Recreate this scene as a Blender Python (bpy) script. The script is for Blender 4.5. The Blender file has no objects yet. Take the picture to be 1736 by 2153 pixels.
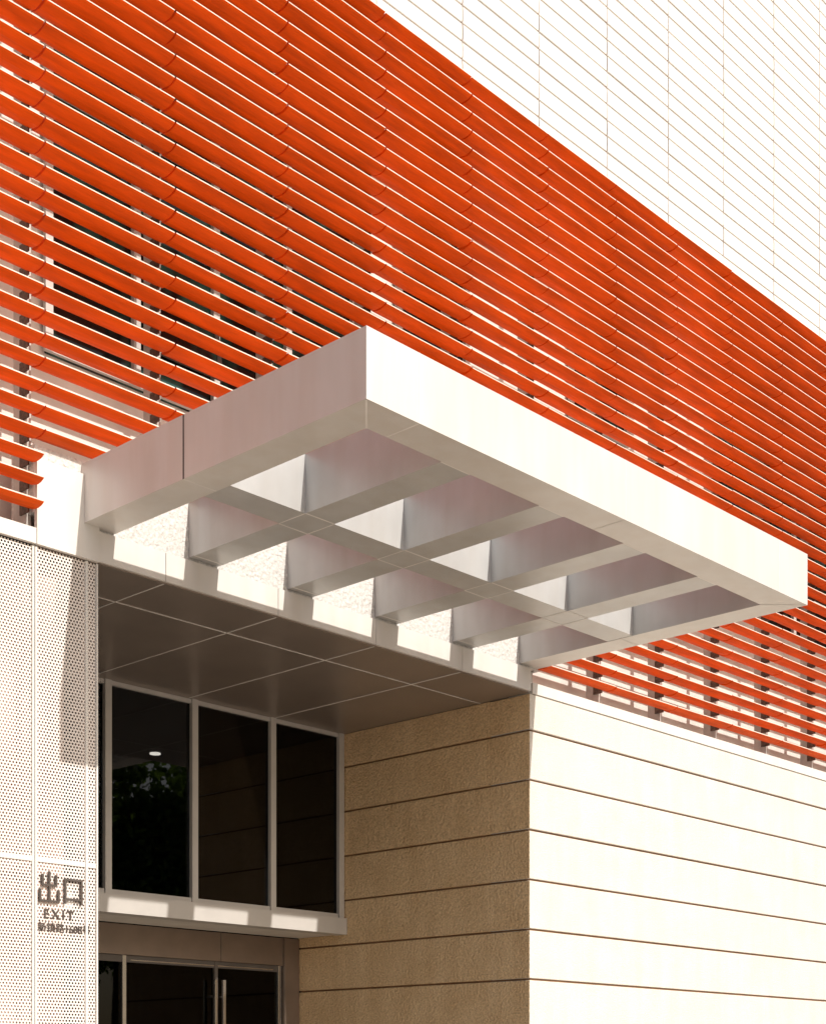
import bpy, math, random, bmesh
from mathutils import Vector
random.seed(3)
E=1.6
sc=bpy.context.scene
sc.view_settings.view_transform='Standard'; sc.view_settings.look='None'; sc.view_settings.exposure=0

# ---------- materials ----------
def new_mat(name):
    m=bpy.data.materials.new(name); m.use_nodes=True
    nt=m.node_tree; b=nt.nodes['Principled BSDF']; return m,nt,b
def mat(name,col,rough=.5,metal=0.0,var=0.06,scale=3.0,bump=0.0,bscale=40.0,spec=.5,stretch=(1,1,1),col2=None,detail=4,speck=0,bdist=.02,streak=0):
    m,nt,b=new_mat(name); L=nt.links
    tc=nt.nodes.new('ShaderNodeTexCoord'); mp=nt.nodes.new('ShaderNodeMapping'); mp.inputs['Scale'].default_value=stretch
    L.new(tc.outputs['Object'],mp.inputs['Vector'])
    n=nt.nodes.new('ShaderNodeTexNoise'); n.inputs['Scale'].default_value=scale; n.inputs['Detail'].default_value=detail
    L.new(mp.outputs[0],n.inputs['Vector'])
    r=nt.nodes.new('ShaderNodeValToRGB'); r.color_ramp.elements[0].position=.3; r.color_ramp.elements[1].position=.7
    c2=col2 if col2 else tuple(max(0,c*(1-var*2)) for c in col)
    r.color_ramp.elements[0].color=(*c2,1); r.color_ramp.elements[1].color=(*[min(1,c*(1+(0 if col2 else var))) for c in col],1)
    L.new(n.outputs['Fac'],r.inputs['Fac']); out=r.outputs['Color']
    def mul(out,sc_,k,st):
        mp3=nt.nodes.new('ShaderNodeMapping'); mp3.inputs['Scale'].default_value=st; L.new(tc.outputs['Object'],mp3.inputs[0])
        n3=nt.nodes.new('ShaderNodeTexNoise'); n3.inputs['Scale'].default_value=sc_; n3.inputs['Detail'].default_value=3
        L.new(mp3.outputs[0],n3.inputs['Vector'])
        r3=nt.nodes.new('ShaderNodeValToRGB'); r3.color_ramp.elements[0].position=.35; r3.color_ramp.elements[1].position=.62
        r3.color_ramp.elements[0].color=(k,k*.98,k*.96,1); r3.color_ramp.elements[1].color=(1,1,1,1)
        L.new(n3.outputs['Fac'],r3.inputs[0])
        mx=nt.nodes.new('ShaderNodeMix'); mx.data_type='RGBA'; mx.blend_type='MULTIPLY'; mx.inputs[0].default_value=1
        L.new(out,mx.inputs[6]); L.new(r3.outputs[0],mx.inputs[7]); return mx.outputs[2]
    if speck: out=mul(out,42,1-speck,(1,1,1))
    if streak: out=mul(out,5,1-streak,(1,1,.12))
    L.new(out,b.inputs['Base Color'])
    b.inputs['Roughness'].default_value=rough; b.inputs['Metallic'].default_value=metal
    b.inputs['Specular IOR Level'].default_value=spec
    if bump>0:
        n2=nt.nodes.new('ShaderNodeTexNoise'); n2.inputs['Scale'].default_value=bscale; n2.inputs['Detail'].default_value=6
        L.new(tc.outputs['Object'],n2.inputs['Vector'])
        bp=nt.nodes.new('ShaderNodeBump'); bp.inputs['Strength'].default_value=bump; bp.inputs['Distance'].default_value=bdist
        L.new(n2.outputs['Fac'],bp.inputs['Height']); L.new(bp.outputs[0],b.inputs['Normal'])
    return m
M={}
M['orange']=mat('orange_paint',(.86,.100,.002),.55,var=.12,scale=1.6,stretch=(1,6,4),spec=.12)
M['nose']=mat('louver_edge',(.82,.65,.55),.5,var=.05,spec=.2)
M['white_sid']=mat('white_siding',(.775,.745,.705),.5,var=.02,scale=1.2,spec=.3)
M['sid_gap']=mat('siding_gap',(.60,.36,.27),.7,var=.05)
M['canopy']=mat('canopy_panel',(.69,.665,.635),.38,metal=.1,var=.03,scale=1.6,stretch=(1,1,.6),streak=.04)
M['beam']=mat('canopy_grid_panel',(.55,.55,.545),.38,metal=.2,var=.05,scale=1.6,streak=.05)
M['seam']=mat('seam_light',(.80,.77,.74),.6)
M['seamd']=mat('seam_dark',(.10,.085,.075),.7)
M['header']=mat('header_panel',(.71,.69,.66),.5,var=.12,scale=30,bump=1,bscale=18,bdist=.04)
M['smooth']=mat('white_panel',(.73,.705,.67),.5,var=.03,scale=2,streak=.03)
M['stucco']=mat('stucco_pale',(.76,.715,.655),.85,var=.025,scale=2.5,bump=.6,bscale=60,speck=.06,streak=.02)
M['stucco_shade']=mat('stucco_shade_tan',(.98,.725,.44),.9,scale=1.8,bump=1,bscale=30,col2=(.88,.62,.35),detail=9,speck=.24,bdist=.04,streak=.06)  # same pale stucco; brown shade of the recess side put into the colour
M['groove']=mat('groove',(.22,.12,.06),.9,var=.1)
M['groove_s']=mat('groove_s',(.34,.20,.11),.9,var=.1)
M['soffit']=mat('soffit_metal',(.31,.255,.22),.32,metal=.35,var=.06,scale=1.1)
M['frame']=mat('window_frame',(.52,.495,.47),.45,var=.03)
M['post']=mat('steel_post',(.52,.49,.46),.5,var=.1,scale=6)
M['tab']=mat('steel_tab',(.12,.07,.05),.6,var=.3,scale=30)
M['wallb']=mat('rear_wall',(.70,.67,.63),.7,var=.05)
M['screenback']=mat('screen_backing',(.36,.19,.14),.7,scale=1.5,col2=(.62,.50,.44),stretch=(1,1,.5))
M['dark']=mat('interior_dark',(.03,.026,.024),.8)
M['doorh']=mat('door_header_metal',(.24,.185,.15),.35,metal=.4,var=.06)
M['alu']=mat('brushed_steel',(.6,.57,.54),.25,metal=.9)
M['letter']=mat('sign_letter_metal',(.11,.09,.08),.4,metal=.5)
M['pave']=mat('paving',(.45,.395,.32),.8,var=.08,scale=.8,bump=.2)
M['bark']=mat('bark',(.09,.06,.04),.9,bump=.6)
def glass(name,tr,var=None,gl=.6):
    m=bpy.data.materials.new(name); m.use_nodes=True; nt=m.node_tree; nt.nodes.clear(); L=nt.links
    o=nt.nodes.new('ShaderNodeOutputMaterial'); t=nt.nodes.new('ShaderNodeBsdfTransparent'); t.inputs[0].default_value=(tr,tr,tr,1)
    g=nt.nodes.new('ShaderNodeBsdfGlossy'); g.inputs['Roughness'].default_value=.01
    g.inputs['Color'].default_value=(gl,gl,gl,1)
    f=nt.nodes.new('ShaderNodeFresnel'); f.inputs[0].default_value=1.5
    mx=nt.nodes.new('ShaderNodeMixShader'); L.new(f.outputs[0],mx.inputs[0]); 
    if var:
        d=nt.nodes.new('ShaderNodeBsdfDiffuse'); tc=nt.nodes.new('ShaderNodeTexCoord'); mp=nt.nodes.new('ShaderNodeMapping'); mp.inputs['Scale'].default_value=(1.6,1,.9)
        n=nt.nodes.new('ShaderNodeTexNoise'); n.inputs['Scale'].default_value=1.5; n.inputs['Detail'].default_value=2
        r=nt.nodes.new('ShaderNodeValToRGB'); r.color_ramp.elements[0].position=.48; r.color_ramp.elements[1].position=.66
        r.color_ramp.elements[0].color=(.012,.011,.01,1); r.color_ramp.elements[1].color=(*var,1)
        L.new(tc.outputs['Object'],mp.inputs[0]); L.new(mp.outputs[0],n.inputs['Vector']); L.new(n.outputs['Fac'],r.inputs[0]); L.new(r.outputs[0],d.inputs[0])
        L.new(d.outputs[0],mx.inputs[1])
    else: L.new(t.outputs[0],mx.inputs[1])
    L.new(g.outputs[0],mx.inputs[2]); L.new(mx.outputs[0],o.inputs[0]); return m
M['glass']=glass('dark_glass',.3,gl=.75)
M['glassd']=glass('door_glass',.12,gl=.4)
M['glassup']=glass('upper_glass',.3,var=(.03,.09,.075),gl=.5)
m,nt,b=new_mat('downlight_glow'); b.inputs['Emission Color'].default_value=(1,.95,.85,1); b.inputs['Emission Strength'].default_value=9; M['lamp']=m
def perf():
    m,nt,b=new_mat('perforated_metal'); L=nt.links
    b.inputs['Base Color'].default_value=(.78,.71,.665,1); b.inputs['Roughness'].default_value=.45
    tc=nt.nodes.new('ShaderNodeTexCoord'); s=nt.nodes.new('ShaderNodeSeparateXYZ'); L.new(tc.outputs['Object'],s.inputs[0])
    P=.036
    def mth(op,a,bv=None):
        n=nt.nodes.new('ShaderNodeMath'); n.operation=op
        for i,v in enumerate([a,bv]):
            if v is None: continue
            if isinstance(v,(int,float)): n.inputs[i].default_value=v
            else: L.new(v,n.inputs[i])
        return n.outputs[0]
    u=mth('DIVIDE',s.outputs['X'],P); v=mth('DIVIDE',s.outputs['Z'],P*1.732)
    def dist(off):
        a=mth('SUBTRACT',mth('FRACT',mth('ADD',u,off+100)),.5); c=mth('MULTIPLY',mth('SUBTRACT',mth('FRACT',mth('ADD',v,off+100)),.5),1.732)
        return mth('SQRT',mth('ADD',mth('MULTIPLY',a,a),mth('MULTIPLY',c,c)))
    d=mth('MINIMUM',dist(0),dist(.5)); h=mth('LESS_THAN',d,.31)
    t=nt.nodes.new('ShaderNodeBsdfTransparent'); mx=nt.nodes.new('ShaderNodeMixShader')
    L.new(h,mx.inputs[0]); L.new(b.outputs[0],mx.inputs[1]); L.new(t.outputs[0],mx.inputs[2])
    L.new(mx.outputs[0],nt.nodes['Material Output'].inputs[0]); return m
M['perf']=perf()
m=mat('leaves',(.12,.20,.04),.6,scale=1.2,col2=(.05,.09,.018)); nt=m.node_tree
tl=nt.nodes.new('ShaderNodeBsdfTranslucent'); tl.inputs[0].default_value=(.20,.32,.04,1); mx_=nt.nodes.new('ShaderNodeMixShader'); mx_.inputs[0].default_value=.45
nt.links.new(nt.nodes['Principled BSDF'].outputs[0],mx_.inputs[1]); nt.links.new(tl.outputs[0],mx_.inputs[2]); nt.links.new(mx_.outputs[0],nt.nodes['Material Output'].inputs[0])
M['leaf']=m

# ---------- mesh helpers ----------
class MB:
    def __init__(s,*mats): s.v=[];s.f=[];s.mi=[];s.m=mats
    def box(s,x0,x1,y0,y1,z0,z1,mi=0,side=None):
        n=len(s.v); z0+=E; z1+=E
        s.v+=[(x0,y0,z0),(x1,y0,z0),(x1,y1,z0),(x0,y1,z0),(x0,y0,z1),(x1,y0,z1),(x1,y1,z1),(x0,y1,z1)]
        for k,q in enumerate([(0,3,2,1),(4,5,6,7),(0,1,5,4),(1,2,6,5),(2,3,7,6),(3,0,4,7)]):
            s.f.append(tuple(n+i for i in q)); s.mi.append(side if (side is not None and k==5) else mi)
    def prism(s,x0,x1,prof,mis,cap=0,sag=0):
        n=len(s.v);k=len(prof)
        for (y,z) in prof: s.v.append((x0,y,z+E))
        for (y,z) in prof: s.v.append((x1,y,z+E+sag))
        for i in range(k):
            j=(i+1)%k; s.f.append((n+i,n+j,n+k+j,n+k+i)); s.mi.append(mis[i])
        s.f.append(tuple(n+i for i in reversed(range(k)))); s.mi.append(cap)
        s.f.append(tuple(n+k+i for i in range(k))); s.mi.append(cap)
    def make(s,name,parent=None,bevel=0):
        me=bpy.data.meshes.new(name); me.from_pydata(s.v,[],s.f); 
        for x in s.m: me.materials.append(M[x])
        me.polygons.foreach_set('material_index',s.mi); me.update()
        bm=bmesh.new(); bm.from_mesh(me); bmesh.ops.recalc_face_normals(bm,faces=bm.faces); bm.to_mesh(me); bm.free()
        o=bpy.data.objects.new(name,me); sc.collection.objects.link(o)
        if parent: o.parent=parent
        if bevel:
            b=o.modifiers.new('bevel','BEVEL'); b.width=bevel; b.segments=2; b.limit_method='ANGLE'
        return o
def empty(name):
    o=bpy.data.objects.new(name,None); sc.collection.objects.link(o); return o
B=empty('office_building')
MOD=1.56; X0=7.95
PIT=.23; ZB=5.48; NR=32
cols=[X0+MOD*k for k in range(-6,17)]
XL,XR=cols[0],cols[-1]
CX0,CX1=8.49,15.756; CY0=8.495; CZ0,CZ1=5.466,6.06
# ---------- louvers ----------
lv=MB('orange','nose')
for r in range(NR):
    z=ZB+PIT*r
    for a,b in zip(cols[:-1],cols[1:]):
        if r<=2 and a>X0-.01 and b<15.8: continue
        aa=a+.011; bb=b-.011
        dz=random.uniform(-.005,.005)+.004; tl=random.uniform(-.009,.009)
        f=12.305
        pr=[(f,z+dz),(f+.002,z+dz+.013),(f+.13,z+dz+.018+tl/2),(f+.250,z+dz+.011+tl),(f+.255,z+dz-.001+tl),
            (f+.215,z+dz-.021+tl),(f+.165,z+dz-.033+tl),(f+.105,z+dz-.036),(f+.05,z+dz-.027),(f+.015,z+dz-.011)]
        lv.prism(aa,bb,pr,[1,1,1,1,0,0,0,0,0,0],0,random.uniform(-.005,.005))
lv.make('orange_louvers',B)
ps=MB('post','tab')
for c in cols:
    z0=5.27 if not (X0-.1<c<15.7 and c>X0+.1) else 6.1
    ps.box(c-.028,c+.028,12.60,12.82,z0,12.68)
    for r in range(NR):
        z=ZB+PIT*r
        if z<z0: continue
        ps.box(c-.05,c-.031,12.53,12.68,z-.045,z+.055,1)
        ps.box(c+.031,c+.04,12.57,12.63,z+.03,z+.07,0)
ps.box(16.0,XR,12.84,12.88,5.66,5.72); ps.box(16,XR,12.84,12.88,6.9,6.95)
ps.make('louver_posts',B)
# rear wall
rw=MB('wallb','glassup','frame','post')
rw.box(XL,XR,13.1,13.4,5.22,12.8)
def win(a,b,z0,z1,step):
    rw.box(a,b,13.06,13.095,z0,z1,1)
    n=max(1,round((b-a)/step))
    for i in range(n+1):
        x=a+(b-a)*i/n; rw.box(x-.045,x+.045,13.0,13.055,z0,z1,2)
    zz=z0
    k=0
    while zz<z1:
        for i in range(n):
            xa=a+(b-a)*i/n+.047; xb=a+(b-a)*(i+1)/n-.047
            rw.box(xa,xb,13.01,13.055,zz,zz+.05,2)
        zz+=1.9 if k%2 else .75; k+=1
win(8.45,12.8,7.35,12.6,1.1)
win(13.6,14.9,7.7,12.6,1.3)
win(17.2,18.6,9.5,12.6,1.3)
win(1.5,6.6,7.7,12.6,1.2)
win(21,25,7.7,12.6,1.3)
rw.make('upper_wall_with_windows',B)
# open awning casement
cz=MB('seamd','glassup')
xa,xb=9.60,10.60
cz.prism(xa,xa+.06,[(12.995,8.45),(12.955,8.45),(12.85,7.72),(12.89,7.72)],[0]*4)
cz.prism(xb-.06,xb,[(12.995,8.45),(12.955,8.45),(12.85,7.72),(12.89,7.72)],[0]*4)
cz.box(xa+.06,xb-.06,12.85,12.89,7.72,7.79); cz.box(xa+.06,xb-.06,12.96,12.99,8.39,8.45)
cz.prism(xa+.06,xb-.06,[(12.97,8.388),(12.964,8.388),(12.875,7.792),(12.881,7.792)],[1]*4,1)
cz.make('open_casement',B)
# white siding above
ws=MB('white_sid','sid_gap')
z=12.70
while z<20.5:
    for a,b in zip(cols[:-1],cols[1:]):
        w=random.uniform(-.004,.004)
        ws.prism(a+.009,b-.009,[(12.51,z+.001),(12.472+w,z+.003),(12.466+w,z+.03),(12.466+w,z+.14),(12.472+w,z+.203),(12.484,z+.216),(12.51,z+.216)],[0]*7,0)
    z+=PIT
ws.box(XL,XR,12.512,13.4,12.7,z+.1,1)
ws.make('white_siding',B)
# header wall + band + ledge
hd=MB('header','smooth','seamd')
hd.box(X0+.0,15.80,12.50,12.9,5.44,6.1,0)
for a,b in zip([X0+MOD*k for k in range(0,5)],[X0+MOD*k for k in range(1,5)]+[15.585]):
    hd.box(max(a,8.68)+.004,b-.004,12.47,12.9,5.135,5.436,1)
hd.box(8.69,15.58,12.485,12.89,5.15,5.437,2)
hd.make('header_band',B)
hl=MB('smooth','seamd')
hl.box(XL,X0-.004,12.45,13.1,5.12,5.27,0)
hl.box(X0+.004,8.67,12.45,12.499,5.12,5.95,0)
hl.make('screen_coping',B)
sf=MB('soffit','seam')
sf.box(5,15.74,12.9,16.3,5.12,5.2,0)
sf.box(5,15.588,12.5,12.9,5.12,5.134,0)
sf.box(5,15.588,13.36,13.375,5.114,5.119,1)
for k in range(0,5):
    x=X0+MOD*k
    sf.box(x-.008,x+.008,12.51,13.36,5.114,5.119,1)
    sf.box(x-.008,x+.008,13.375,16.04,5.114,5.119,1)
sf.make('entrance_soffit',B)
# stucco wall
st=MB('stucco','stucco_shade','groove','groove_s')
zs=[5.10]+[4.62-.67*k for k in range(0,10)]
XW=15.59
for i in range(len(zs)-1):
    zt=zs[i]-.014; zb=zs[i+1]+.014
    if i==0: zt=5.109
    zb=max(zb,-1.6)
    if zt<-1.55: break
    dy=random.uniform(-.006,.006)
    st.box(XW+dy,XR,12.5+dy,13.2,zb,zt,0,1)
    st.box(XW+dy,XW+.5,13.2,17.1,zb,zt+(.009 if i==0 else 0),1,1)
st.box(XW+.045,XR-.03,12.535,13.1,-1.6,5.05,2,3)
st.box(XW+.045,XW+.4,13.1,17.1,-1.6,5.05,3,3)
o=st.make('stucco_wall',B,bevel=.010)
cp=MB('smooth','seamd')
cp.box(15.63,XR,12.475,13.1,5.112,5.26)
cp.make('wall_coping',B,bevel=.006)
# upper window box
wb=MB('frame','glass','dark','smooth')
mx=[15.52,14.16,12.74,11.32,9.9,8.48,7.06,5.64]
for x in mx: wb.box(x-.05,x+.05,16.05,16.2,2.34,5.119,0)
wb.box(5,XW-.012,16.0,16.25,2.09,2.335,0)
wb.box(5,XW-.012,16.25,17.1,2.1,2.3,3)
for a,b in zip(mx[1:],mx[:-1]):
    wb.box(a+.052,b-.052,16.11,16.125,2.4,5.08,1)
    wb.box(a+.052,b-.052,16.07,16.17,2.336,2.4,0); wb.box(a+.052,b-.052,16.07,16.17,5.06,5.117,0)
wb.make('upper_glazing',B)
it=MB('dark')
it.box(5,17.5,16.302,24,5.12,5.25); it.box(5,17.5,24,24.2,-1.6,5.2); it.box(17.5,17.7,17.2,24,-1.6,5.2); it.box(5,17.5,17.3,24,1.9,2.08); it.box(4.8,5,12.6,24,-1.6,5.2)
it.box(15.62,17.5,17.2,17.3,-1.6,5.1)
it.make('interior',B)
bpy.ops.mesh.primitive_cylinder_add(radius=.085,depth=.02,location=(14.43,19.2,5.105+E)); o=bpy.context.object; o.name='downlight'; o.data.materials.append(M['lamp']); o.parent=B
# doors
dr=MB('doorh','glassd','frame','alu','seamd')
dr.box(5,15.28,17.1,17.3,1.66,2.085,0)
dr.box(15.28,XW-.012,17.06,17.3,-1.6,2.085,0)
for x in (14.05,): dr.box(x-.005,x+.005,17.094,17.099,1.66,2.085,4)
fx=[15.23,13.98,12.34,10.9,9.5,8.1]
for i,x in enumerate(fx): dr.box(x-.03,x+.03,17.12,17.22,-1.6,1.655,3 if i in(0,2) else 4)
for a,b in zip(fx[1:],fx[:-1]):
    dr.box(a+.032,b-.032,17.16,17.175,-1.6,1.56,1); dr.box(a+.032,b-.032,17.13,17.21,1.56,1.655,4)
dr.box(12.45,15.1,17.125,17.128,1.585,1.60,3)
for x in (14.06,13.90):
    dr.box(x-.022,x+.022,17.02,17.06,-.9,1.38,3)
    for zz in (-.6,1.12): dr.box(x-.012,x+.012,17.06,17.16,zz,zz+.03,3)
dr.make('entrance_doors',B,bevel=.004)
# ---------- canopy ----------
C=empty('entrance_canopy')
W=.39
cn=MB('canopy','beam')
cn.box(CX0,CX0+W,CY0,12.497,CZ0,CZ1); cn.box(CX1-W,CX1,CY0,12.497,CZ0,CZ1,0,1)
cn.box(CX0+W,CX1-W,CY0,CY0+W,CZ0,CZ1)
cn.make('frame_beams',C)
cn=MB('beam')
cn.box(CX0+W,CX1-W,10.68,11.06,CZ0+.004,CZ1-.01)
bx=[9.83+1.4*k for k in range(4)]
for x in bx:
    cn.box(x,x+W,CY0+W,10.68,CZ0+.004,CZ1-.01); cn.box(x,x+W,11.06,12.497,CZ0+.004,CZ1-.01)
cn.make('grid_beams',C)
sm=MB('seam','seamd')
z0,z1=CZ0-.0025,CZ0-.0005
def sx(xa,xb,y,w=.016): sm.box(xa,xb,y-w/2,y+w/2,z0,z1,0)
def sy(x,ya,yb,w=.014): sm.box(x-w/2,x+w/2,ya,yb,z0,z1,0)
sy(9.12,CY0+.01,CY0+W-.005); sy(12.1,CY0+.01,CY0+W-.005); 
sx(CX0+.005,CX0+W-.005,10.87); sx(CX1-W+.005,CX1-.005,10.87)
z0+=.004; z1+=.004
for x in bx:
    sx(x,x+W,CY0+W+.008); sx(x,x+W,10.672); sx(x,x+W,11.068); sx(x,x+W,12.40)
    sy(x,10.685,11.055,.012); sy(x+W,10.685,11.055,.012)
sm.box(CX0-.002,CX0-.0005,10.86,10.88,CZ0,CZ1,1)
for x in (9.12,12.1,15.1): sm.box(x-.004,x+.004,CY0-.002,CY0-.0005,CZ0,CZ1,0)
sm.make('panel_seams',C)
def strip(p,q,w,z,name):
    p=Vector(p);q=Vector(q);d=(q-p).normalized();n=Vector((-d.y,d.x))*w/2
    vs=[(*(p+n),z+E),(*(p-n),z+E),(*(q-n),z+E),(*(q+n),z+E)]
    me=bpy.data.meshes.new(name); me.from_pydata(vs,[],[(0,1,2,3)]); me.materials.append(M['seam']); o=bpy.data.objects.new(name,me); sc.collection.objects.link(o); o.parent=C
strip((CX0+.01,CY0+.01),(CX0+W,CY0+W),.02,CZ0-.003,'mitre_seam_a')
strip((CX1-.01,CY0+.01),(CX1-W,CY0+W),.014,CZ0-.003,'mitre_seam_b')
# ---------- perforated screen ----------
S=empty('perforated_screen')
pf=MB('perf')
xs=[X0+MOD*k for k in range(-4,1)]
for (za,zb) in ((2.10,5.11),(-.95,2.06)):
    for a,b in zip(xs[:-1],xs[1:]): pf.box(a+.03,b-.03,12.50,12.503,za,zb)
    pf.box(X0+.03,8.53,12.50,12.503,za,zb); pf.box(8.56,8.655,12.50,12.503,za,zb)
pf.make('panels',S)
sfm=MB('smooth')
for x in xs: sfm.box(x-.028,x-.005,12.485,12.55,-1.6,5.11); sfm.box(x+.005,x+.028,12.485,12.55,-1.6,5.11)
sfm.box(8.532,8.558,12.485,12.55,-1.6,5.11); sfm.box(8.657,8.675,12.48,12.9,-1.6,5.11)
for a,b in zip([xs[0]]+xs[1:],xs[1:]+[8.53]):
    sfm.box(a+.03,b-.003 if b==8.53 else b-.03,12.487,12.54,2.055,2.105)
sfm.box(8.56,8.655,12.487,12.54,2.055,2.105)
sfm.make('frame',S)
bw=MB('screenback')
bw.box(xs[0],8.45,12.75,13.2,-1.6,5.1)
bw.make('backing_wall',S)
# ---------- sign ----------
G=empty('exit_sign')
sg=MB('letter')
y0,y1=12.465,12.485
def st_(x0,x1,z0,z1): sg.box(x0,x1,y0,y1,z0,z1)
ox=7.99; zb=1.67
st_(ox+.104,ox+.126,zb,zb+.30)
st_(ox+.028,ox+.05,zb+.155,zb+.27); st_(ox+.18,ox+.202,zb+.155,zb+.27)
st_(ox+.05,ox+.1035,zb+.155,zb+.177); st_(ox+.1265,ox+.18,zb+.155,zb+.177)
st_(ox+.0,ox+.022,zb,zb+.125); st_(ox+.208,ox+.23,zb,zb+.125)
st_(ox+.022,ox+.1035,zb,zb+.022); st_(ox+.1265,ox+.208,zb,zb+.022)
ox+=.285
st_(ox,ox+.022,zb,zb+.25); st_(ox+.188,ox+.21,zb,zb+.25)
st_(ox+.022,ox+.188,zb+.228,zb+.25); st_(ox+.022,ox+.188,zb+.035,zb+.057)
sg.make('characters_chukou',G)
def txt(s,x,z,size,name,sp=1.0,off=.0005):
    cu=bpy.data.curves.new(name,'FONT'); cu.body=s; cu.size=size; cu.extrude=.004; cu.space_character=sp; cu.offset=off
    o=bpy.data.objects.new(name,cu); sc.collection.objects.link(o); o.location=(x,12.49,z+E); o.rotation_euler=(math.radians(90),0,0)
    cu.materials.append(M['letter']); o.parent=G
    return o
txt('EXIT',8.05,1.515,.13,'text_exit',1.4,.0015)
txt('新镇路1688号',7.985,1.39,.102,'text_address',1.0,0)
# ---------- ground ----------
me=bpy.data.meshes.new('pavement'); me.from_pydata([(-400,-400,0),(400,-400,0),(400,400,0),(-400,400,0)],[],[(0,1,2,3)]); me.materials.append(M['pave'])
sc.collection.objects.link(bpy.data.objects.new('pavement',me))
# ---------- trees ----------
def tree(x,y,h,R):
    T=empty('street_tree')
    bm=bmesh.new()
    def limb(p,q,r0,r1):
        p=Vector(p);q=Vector(q);d=(q-p);ql=d.to_track_quat('Z','Y');n=8;ra=[];rb=[]
        for i in range(n):
            a=2*math.pi*i/n;c=Vector((math.cos(a),math.sin(a),0))
            ra.append(bm.verts.new(p+ql@(c*r0))); rb.append(bm.verts.new(q+ql@(c*r1)))
        for i in range(n): bm.faces.new((ra[i],ra[(i+1)%n],rb[(i+1)%n],rb[i]))
    limb((x,y,0),(x+.2,y,h*.4),.28,.18)
    cl=[]
    for i in range(10):
        a=i*2.4; e=(x+math.cos(a)*R*.6,y+math.sin(a)*R*.6,h*(.5+.04*i)); limb((x+.2,y,h*(.36+.01*i)),e,.11,.03); cl.append(Vector(e))
    me=bpy.data.meshes.new('trunk'); bm.to_mesh(me); bm.free(); me.materials.append(M['bark']); o=bpy.data.objects.new('trunk',me); sc.collection.objects.link(o); o.parent=T
    for i in range(75):
        v=Vector((random.gauss(0,1),random.gauss(0,1),random.gauss(0,1))).normalized()*random.uniform(.2,1)
        cl.append(Vector((x+v.x*R,y+v.y*R,h*.64+v.z*h*.32)))
    vs=[];fs=[]
    for c in cl:
        for j in range(190):
            v=Vector((random.gauss(0,1),random.gauss(0,1),random.gauss(0,.8)))*.5+c
            a=Vector((random.uniform(-1,1),random.uniform(-1,1),random.uniform(-1,1))).normalized()*.17
            b=a.cross(Vector((random.uniform(-1,1),random.uniform(-1,1),random.uniform(-1,1)))).normalized()*.11
            n=len(vs); vs+=[v-a,v+b,v+a,v-b]; fs.append((n,n+1,n+2,n+3))
    me=bpy.data.meshes.new('crown'); me.from_pydata(vs,[],fs); me.materials.append(M['leaf']); o=bpy.data.objects.new('crown',me); sc.collection.objects.link(o); o.parent=T
tree(31.5,-10,14,3.3); tree(25,-11.5,11,3.2); tree(38,-12.5,12.5,3.6)
# ---------- light ----------
sd=Vector((-.25,4.0,-2.4)).normalized()
l=bpy.data.lights.new('sun','SUN'); l.energy=4.0; l.angle=math.radians(.5); l.color=(1,.94,.86)
o=bpy.data.objects.new('sun',l); sc.collection.objects.link(o); o.rotation_euler=sd.to_track_quat('-Z','Y').to_euler(); o.location=(0,-20,20)
w=bpy.data.worlds.new('World'); sc.world=w; w.use_nodes=True; nt=w.node_tree
s=nt.nodes.new('ShaderNodeTexSky'); s.sky_type='NISHITA'; s.sun_disc=False; s.sun_elevation=math.asin(-sd.z); s.sun_rotation=math.atan2(-sd.x,-sd.y)
s.dust_density=3; s.air_density=1
nt.links.new(s.outputs[0],nt.nodes['Background'].inputs[0]); nt.nodes['Background'].inputs[1].default_value=.115
# ---------- camera ----------
cd=bpy.data.cameras.new('camera'); cam=bpy.data.objects.new('camera',cd); sc.collection.objects.link(cam); sc.camera=cam
cd.sensor_fit='HORIZONTAL'; cd.sensor_width=36; cd.lens=36*3119/1736; cd.shift_y=1181.5/1736; cd.clip_end=2000
cam.location=(0,0,E); cam.rotation_euler=(math.radians(90),0,-math.atan2(.729,.685))
